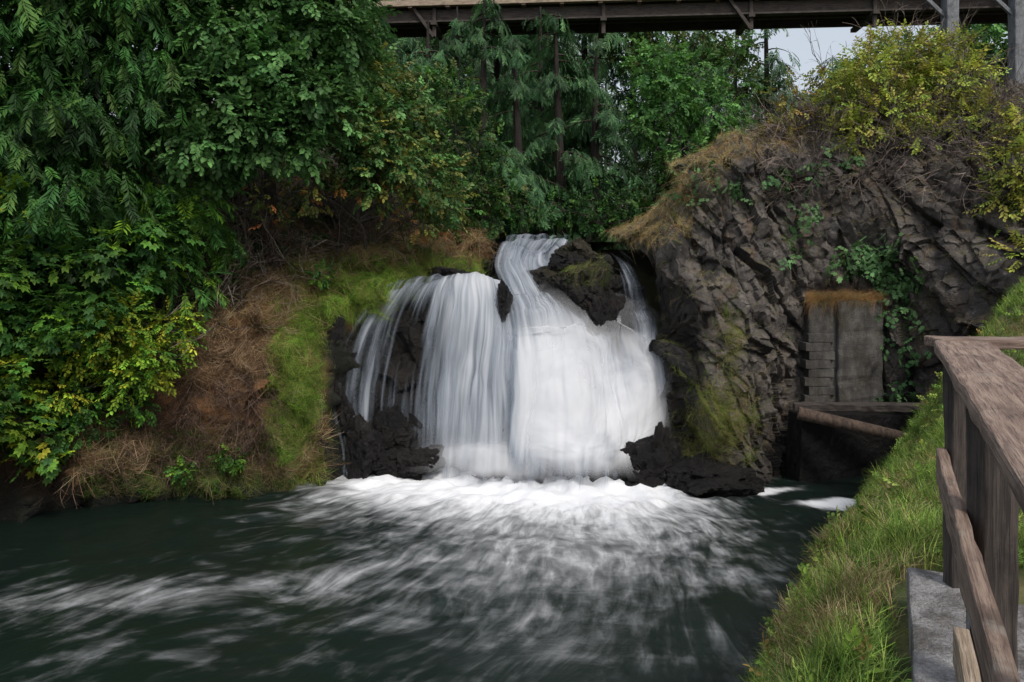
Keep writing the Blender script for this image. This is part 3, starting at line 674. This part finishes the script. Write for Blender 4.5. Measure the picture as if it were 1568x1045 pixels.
broadleaf('vine_maple',S(560,330,16.5),[(560,190,14.6,.8),(600,230,14.8,.7),(645,270,15.3,.7),(575,260,14.4,.6),(610,180,15.8,.7),(680,310,16,.5),(520,240,14.2,.6),(570,130,16,.8),(550,110,15.6,.8)],280,SPR,.31,HZ+OL+RD[2:],.08)
broadleaf('autumn_bramble',S(560,380,15.5),[(540,280,14.3,.5),(600,300,14.8,.5),(480,290,14,.5),(640,340,15.5,.4),(420,300,13.7,.5)],110,SPR,.22,RD+OL+OL,.04)
cb=[(40,60,12.4,1.1),(130,60,12.8,1.1),(220,40,13,1.1),(60,180,12.2,1.),(160,180,12.5,1.),(250,150,12.8,.8),(60,300,12,.9),(150,290,12.3,.9),(-60,120,12,1.4),(-70,300,11.8,1.2),(120,-50,12.8,1.4),(240,-50,13.2,1.3),(0,-50,12.5,1.4)]
broadleaf('red_cedar_tree',S(60,420,14.5),cb,200,FRN,.42,DG+DG+MG+[(.03,.1,.02)],.25,.9)
broadleaf('bigleaf_maple',S(120,560,13.6),[(30,400,11.9,.7),(110,400,12.1,.7),(190,380,12.4,.7),(60,480,11.7,.6),(140,460,12,.6),(-50,470,11.4,1.),(250,340,12.9,.6)],280,BIG,.34,BG+DG+MG,.1)
broadleaf('bigleaf_maple',S(40,700,12.2),[(25,560,11.5,.55),(20,640,11.3,.45),(-60,620,11,.8),(70,680,11.6,.3),(25,300,11.5,.3)],280,BIG,.3,BG+YG+MG,.07)
broadleaf('huckleberry_shrub',S(200,640,12.9),[(180,510,12.1,.55),(240,545,12.4,.45),(130,530,12.0,.5),(200,580,12.2,.4),(90,600,11.9,.35),(270,490,12.8,.35)],400,SML,.34,YG+BG,.05)
broadleaf('sword_fern',S(170,470,13.6),[(180,330,12.7,.7),(260,300,13.2,.6),(240,400,13.1,.5),(290,440,13.5,.45),(330,360,13.9,.45)],180,FRN,.45,BG+MG,.03,.7)
b=B()
for u,v,Y,r in ((120,650,12.1,.5),(110,620,12,.4),(350,700,12.9,.2),(280,720,12.7,.15),(210,620,12.6,.3),(490,420,14.8,.2),(10,260,12,.3)):
    clump(b,S(u,v,Y),r,int(240*r),SPR,.18,MG+BG,.6)
b.build('ivy',[LEAF])

# ================= BACKGROUND TREES (bridge crosses in front of the tall ones)
CD=[(.035,.09,.035),(.05,.13,.05),(.08,.17,.065),(.02,.06,.025)]
for u,Y,H,R,dn in ((520,30,18,3.2,1.),(600,31,20,3.3,1.),(680,30,18,3.2,1.1),(760,32,20,3.4,1.1),(835,29.5,16,2.8,1.2),(900,31,18,3.2,1.1),(970,33,17,2.6,.9),(1050,34,16,2.4,.7),(1180,31,12.5,2.2,.5),(1120,36,13,2.4,.5),(440,26,16,3,.9)):
    cedar('cedar_tree',u,Y,4.6,H,R,CD,dn,.7,10)
for u,Y,H,R in ((580,22,7.4,2.),(650,21.5,6.6,2),(735,21.8,7.4,2),(800,22,6.2,1.9),(860,22,7.0,1.9),(910,22.5,6.4,1.7),(830,23.8,7.8,2),(700,23.8,7.8,2)):
    cedar('cedar_tree',u,Y,4.6,H,R,CD,1.6,.34,16)
LG=[(.08,.2,.05),(.12,.26,.065),(.055,.15,.045)]
broadleaf('alder_tree',S(1000,330,24),[(1000,105,23,.9),(1060,115,23.5,1.),(1030,160,22.8,1.),(1090,170,23.5,.9),(980,190,22.8,.7),(1050,240,22.5,.8)],120,SPR,.40,LG,.15)
broadleaf('alder_tree',S(1090,300,31),[(1010,50,31,1.1),(1070,60,31,1.),(1130,70,31.5,.9),(960,70,31,1.),(1150,130,30.5,.8),(1110,230,25,1.),(1150,210,25.5,.7),(1000,280,24,.9),(1060,290,23,.8)],90,SPR,.5,LG+OL,.12)
broadleaf('shrub_thicket',S(760,380,20),[(640,150,19,.9),(690,140,20,.8),(720,220,19.5,.8),(750,290,19.8,.7),(700,280,18.8,.8),(800,320,20,.5),(740,330,19.2,.6),(680,350,18,.5)],130,SPR,.34,OL+DG+MG,.08)
broadleaf('shrub_thicket',S(900,370,21),[(860,320,21,.5),(910,320,21,.6),(960,310,20.5,.6),(990,330,20,.5)],120,SPR,.34,DG+MG,.06,.7)
broadleaf('maple_tree',S(1380,200,30),[(1350,105,29,.9),(1310,130,29.5,.8),(1420,100,30,1.4),(1480,70,31,1.6),(1550,60,31,1.8),(1600,120,30,2),(1540,150,30,1.5),(1370,160,29,1.2)],70,SPR,.6,LG+MG,.15)
b=B()
for i in range(90):
    u=rng.uniform(300,2000);Y=rng.uniform(40,60)
    zt=S(0,rng.uniform(80,140) if 1190<u<1400 else (rng.uniform(20,190) if u>930 else rng.uniform(-60,60)),Y)[2]
    base=np.array([(u-784)*Y/F,Y,7.]);H=max(zt-7,3)
    tube(b,[base,base+[0,0,H]],.2,.03,BR,1,5)
    n=180;t_=rng.random((n,1))**.8;a=rng.uniform(0,6.28,(n,1));rad=2.2*(1-t_)**.8*rng.uniform(.3,1,(n,1))
    q=base+np.concatenate([np.cos(a)*rad,np.sin(a)*rad,t_*H],1);dd_=np.concatenate([np.cos(a),np.sin(a),a*0-.5],1)
    inst(b,FRN,q,dd_+rdir(n)*.3,np.tile([0,0,1.],(n,1))+rdir(n)*.3,1.5*rng.uniform(.6,1.3,n),pal([(.06,.115,.065),(.09,.15,.085)],n))
b.build('distant_trees',[LEAF,BARK])

# ================= RIGHT VEGETATION
WY=[(.25,.32,.05),(.34,.37,.06),(.18,.27,.05),(.34,.3,.08)]
broadleaf('willow_shrub',S(1400,260,16.5),[(1290,150,16.5,.6),(1340,105,16.5,.7),(1375,80,16.8,.65),(1430,90,17,.6),(1360,180,16,.7),(1440,140,16.2,.8),(1480,120,16.5,.6),(1500,200,15.5,.7),(1300,210,16,.45),(1420,220,15.5,.5)],240,SML,.42,WY,.07,.1,.025,twig=14,twp=[(.26,.2,.16)])
broadleaf('willow_shrub',S(1560,330,14.5),[(1560,250,14,.6),(1540,300,14,.45),(1600,200,14.5,.8),(1570,330,13.6,.5),(1600,400,13,.6),(1530,240,15,.5)],240,SML,.38,WY,.06,.1,.02,twig=10,twp=[(.24,.19,.15)])
broadleaf('ochre_shrub',S(1220,230,17),[(1210,150,17,.45),(1230,190,16.8,.45),(1190,200,17,.35),(1260,120,17,.35)],100,SML,.38,[(.3,.2,.05),(.22,.22,.05),(.14,.17,.04)],.04,.1,.015,twig=12)
b=B();q,n=scatter(RP,RN,420,lambda P:(lambda u,v:(u>1180)*(u<1560)*(v>170)*(v<310)*1.)(*proj(P)))
up_inst(b,TWG,q,n,.9,[(.24,.19,.17),(.28,.21,.17),(.16,.13,.12)],.1);b.build('bare_brambles',[BARK])
b=B()
ed=lambda P:(lambda u,v:((u>990)*(u<1230)*(v<235+np.clip((1160-u)*.8,0,140))*(RN[:-1,:-1,2]>.1)+(u>930)*(u<1060)*(v<375))*1.)(*proj(P))
q,n=scatter(RP,RN,3200,ed);up_inst(b,HNG,q,n,.32,[(.5,.32,.13),(.4,.26,.12),(.48,.38,.2),(.26,.27,.08)],.3)
led=lambda P:(lambda u,v:(u>1000)*(u<1560)*(v>200)*(v<600)*(RN[:-1,:-1,2]>.45)*(fbm(P*1.1)>-.15))(*proj(P))*1.
q,n=scatter(RP,RN,1700,led);up_inst(b,HNG,q,n,.21,[(.38,.24,.11),(.26,.18,.09),(.22,.25,.07),(.12,.2,.05)],.3)
uR,vR=proj(RP[:-1,:-1])
def onrock(u0,v0,w,hh,k):
    return scatter(RP,RN,k,lambda P:np.exp(-((uR-u0)/w)**2-((vR-v0)/hh)**2))
for u0,v0,w,hh,k in ((1100,635,38,45,700),(1080,690,34,30,300),(1120,520,12,60,150)):
    q,n=onrock(u0,v0,w,hh,k)
    up_inst(b,HNG,q,n,.26,[(.15,.22,.03),(.22,.26,.05),(.3,.24,.1)],.2)
tx=rng.uniform(-1,1,420);q=np.stack([S(1288,0,14.9)[0]+tx*.72,14.66+rng.random(420)*.35,S(0,456,14.9)[2]+.05*rng.normal(0,1,420)],1)
up_inst(b,HNG,q,np.tile([0,-.7,.6],(420,1)),.26,[(.5,.22,.07),(.4,.2,.08),(.3,.22,.1),(.2,.2,.06)],.3)
q=RB.reshape(-1,3);q=q[(q[:,2]>S(0,440,16)[2])&(q[:,0]>S(865,0,16.3)[0])];q=q[rng.integers(0,len(q),200)]
up_inst(b,HNG,q,np.tile([0,-.5,1.],(len(q),1)),.3,[(.14,.2,.04),(.28,.27,.09),(.08,.13,.02)],.3)
b.build('cliff_grass',[GRASS])
b=B();VG=[(.08,.18,.07),(.12,.23,.09),(.05,.12,.04)]
for u,v,w_,h_,k in ((1350,410,32,26,140),(1310,395,26,18,100),(1375,450,18,40,90),(1350,500,18,25,30),(1235,340,16,14,34),(1100,275,22,14,44),(1075,300,20,12,34),(1190,275,14,10,24),(1205,385,12,14,20),(1365,600,18,10,28),(1040,300,16,12,28),(1240,265,12,10,20),(1400,520,14,30,16),(1130,290,14,10,20),(1290,250,16,12,24)):
    q,n=onrock(u,v,w_,h_,k);q=q+n*rng.uniform(.02,.22,(k,1))
    inst(b,BIG,q,n*.4+rdir(k)*.8+[0,0,-.5],n+[0,0,.6]+rdir(k)*.3,.22*rng.uniform(.6,1.3,k),pal(VG,k))
    for j in range(max(2,k//10)):
        e=q[j]+np.array([rng.normal(0,.25),-.08,-rng.uniform(.2,.7)]);tube(b,curve(q[j],e,.1,6),.009,.004,BR,1,4)
b.build('bramble_vine',[LEAF,BARK])

# ================= LIGHT (thin overcast: Nishita sky whitened by cloud)
w=bpy.data.worlds.new('World');scene.world=w;w.use_nodes=True;nt=w.node_tree
bg=nt.nodes['Background'];sky=nt.nodes.new('ShaderNodeTexSky');sky.sky_type='NISHITA';sky.sun_disc=False
el,az=math.radians(52),math.radians(150)
sky.sun_elevation=el;sky.sun_rotation=az;sky.dust_density=4;sky.air_density=1.2
mx=nt.nodes.new('ShaderNodeMix');mx.data_type='RGBA';mx.inputs[0].default_value=.5
mx.inputs[7].default_value=(6.0,6.15,6.4,1)
nt.links.new(sky.outputs[0],mx.inputs[6]);nt.links.new(mx.outputs[2],bg.inputs[0]);bg.inputs[1].default_value=.15
sd=bpy.data.lights.new('sun','SUN');sd.energy=2.0;sd.angle=math.radians(11);sd.color=(1,.95,.88)
so=bpy.data.objects.new('sun',sd);scene.collection.objects.link(so)
dirv=Vector((math.sin(az)*math.cos(el),math.cos(az)*math.cos(el),math.sin(el)))
so.rotation_euler=dirv.to_track_quat('Z','Y').to_euler()
scene.view_settings.view_transform='Standard'
try: scene.view_settings.look='None'
except: pass
scene.view_settings.exposure=0
cd=bpy.data.cameras.new('camera');cd.lens=26;cd.sensor_width=36;cd.shift_y=-112/1568;cd.clip_end=2000;cd.clip_start=.05
co=bpy.data.objects.new('camera',cd);scene.collection.objects.link(co);co.location=(0,0,4);co.rotation_euler=(math.radians(90),0,0)
scene.camera=co
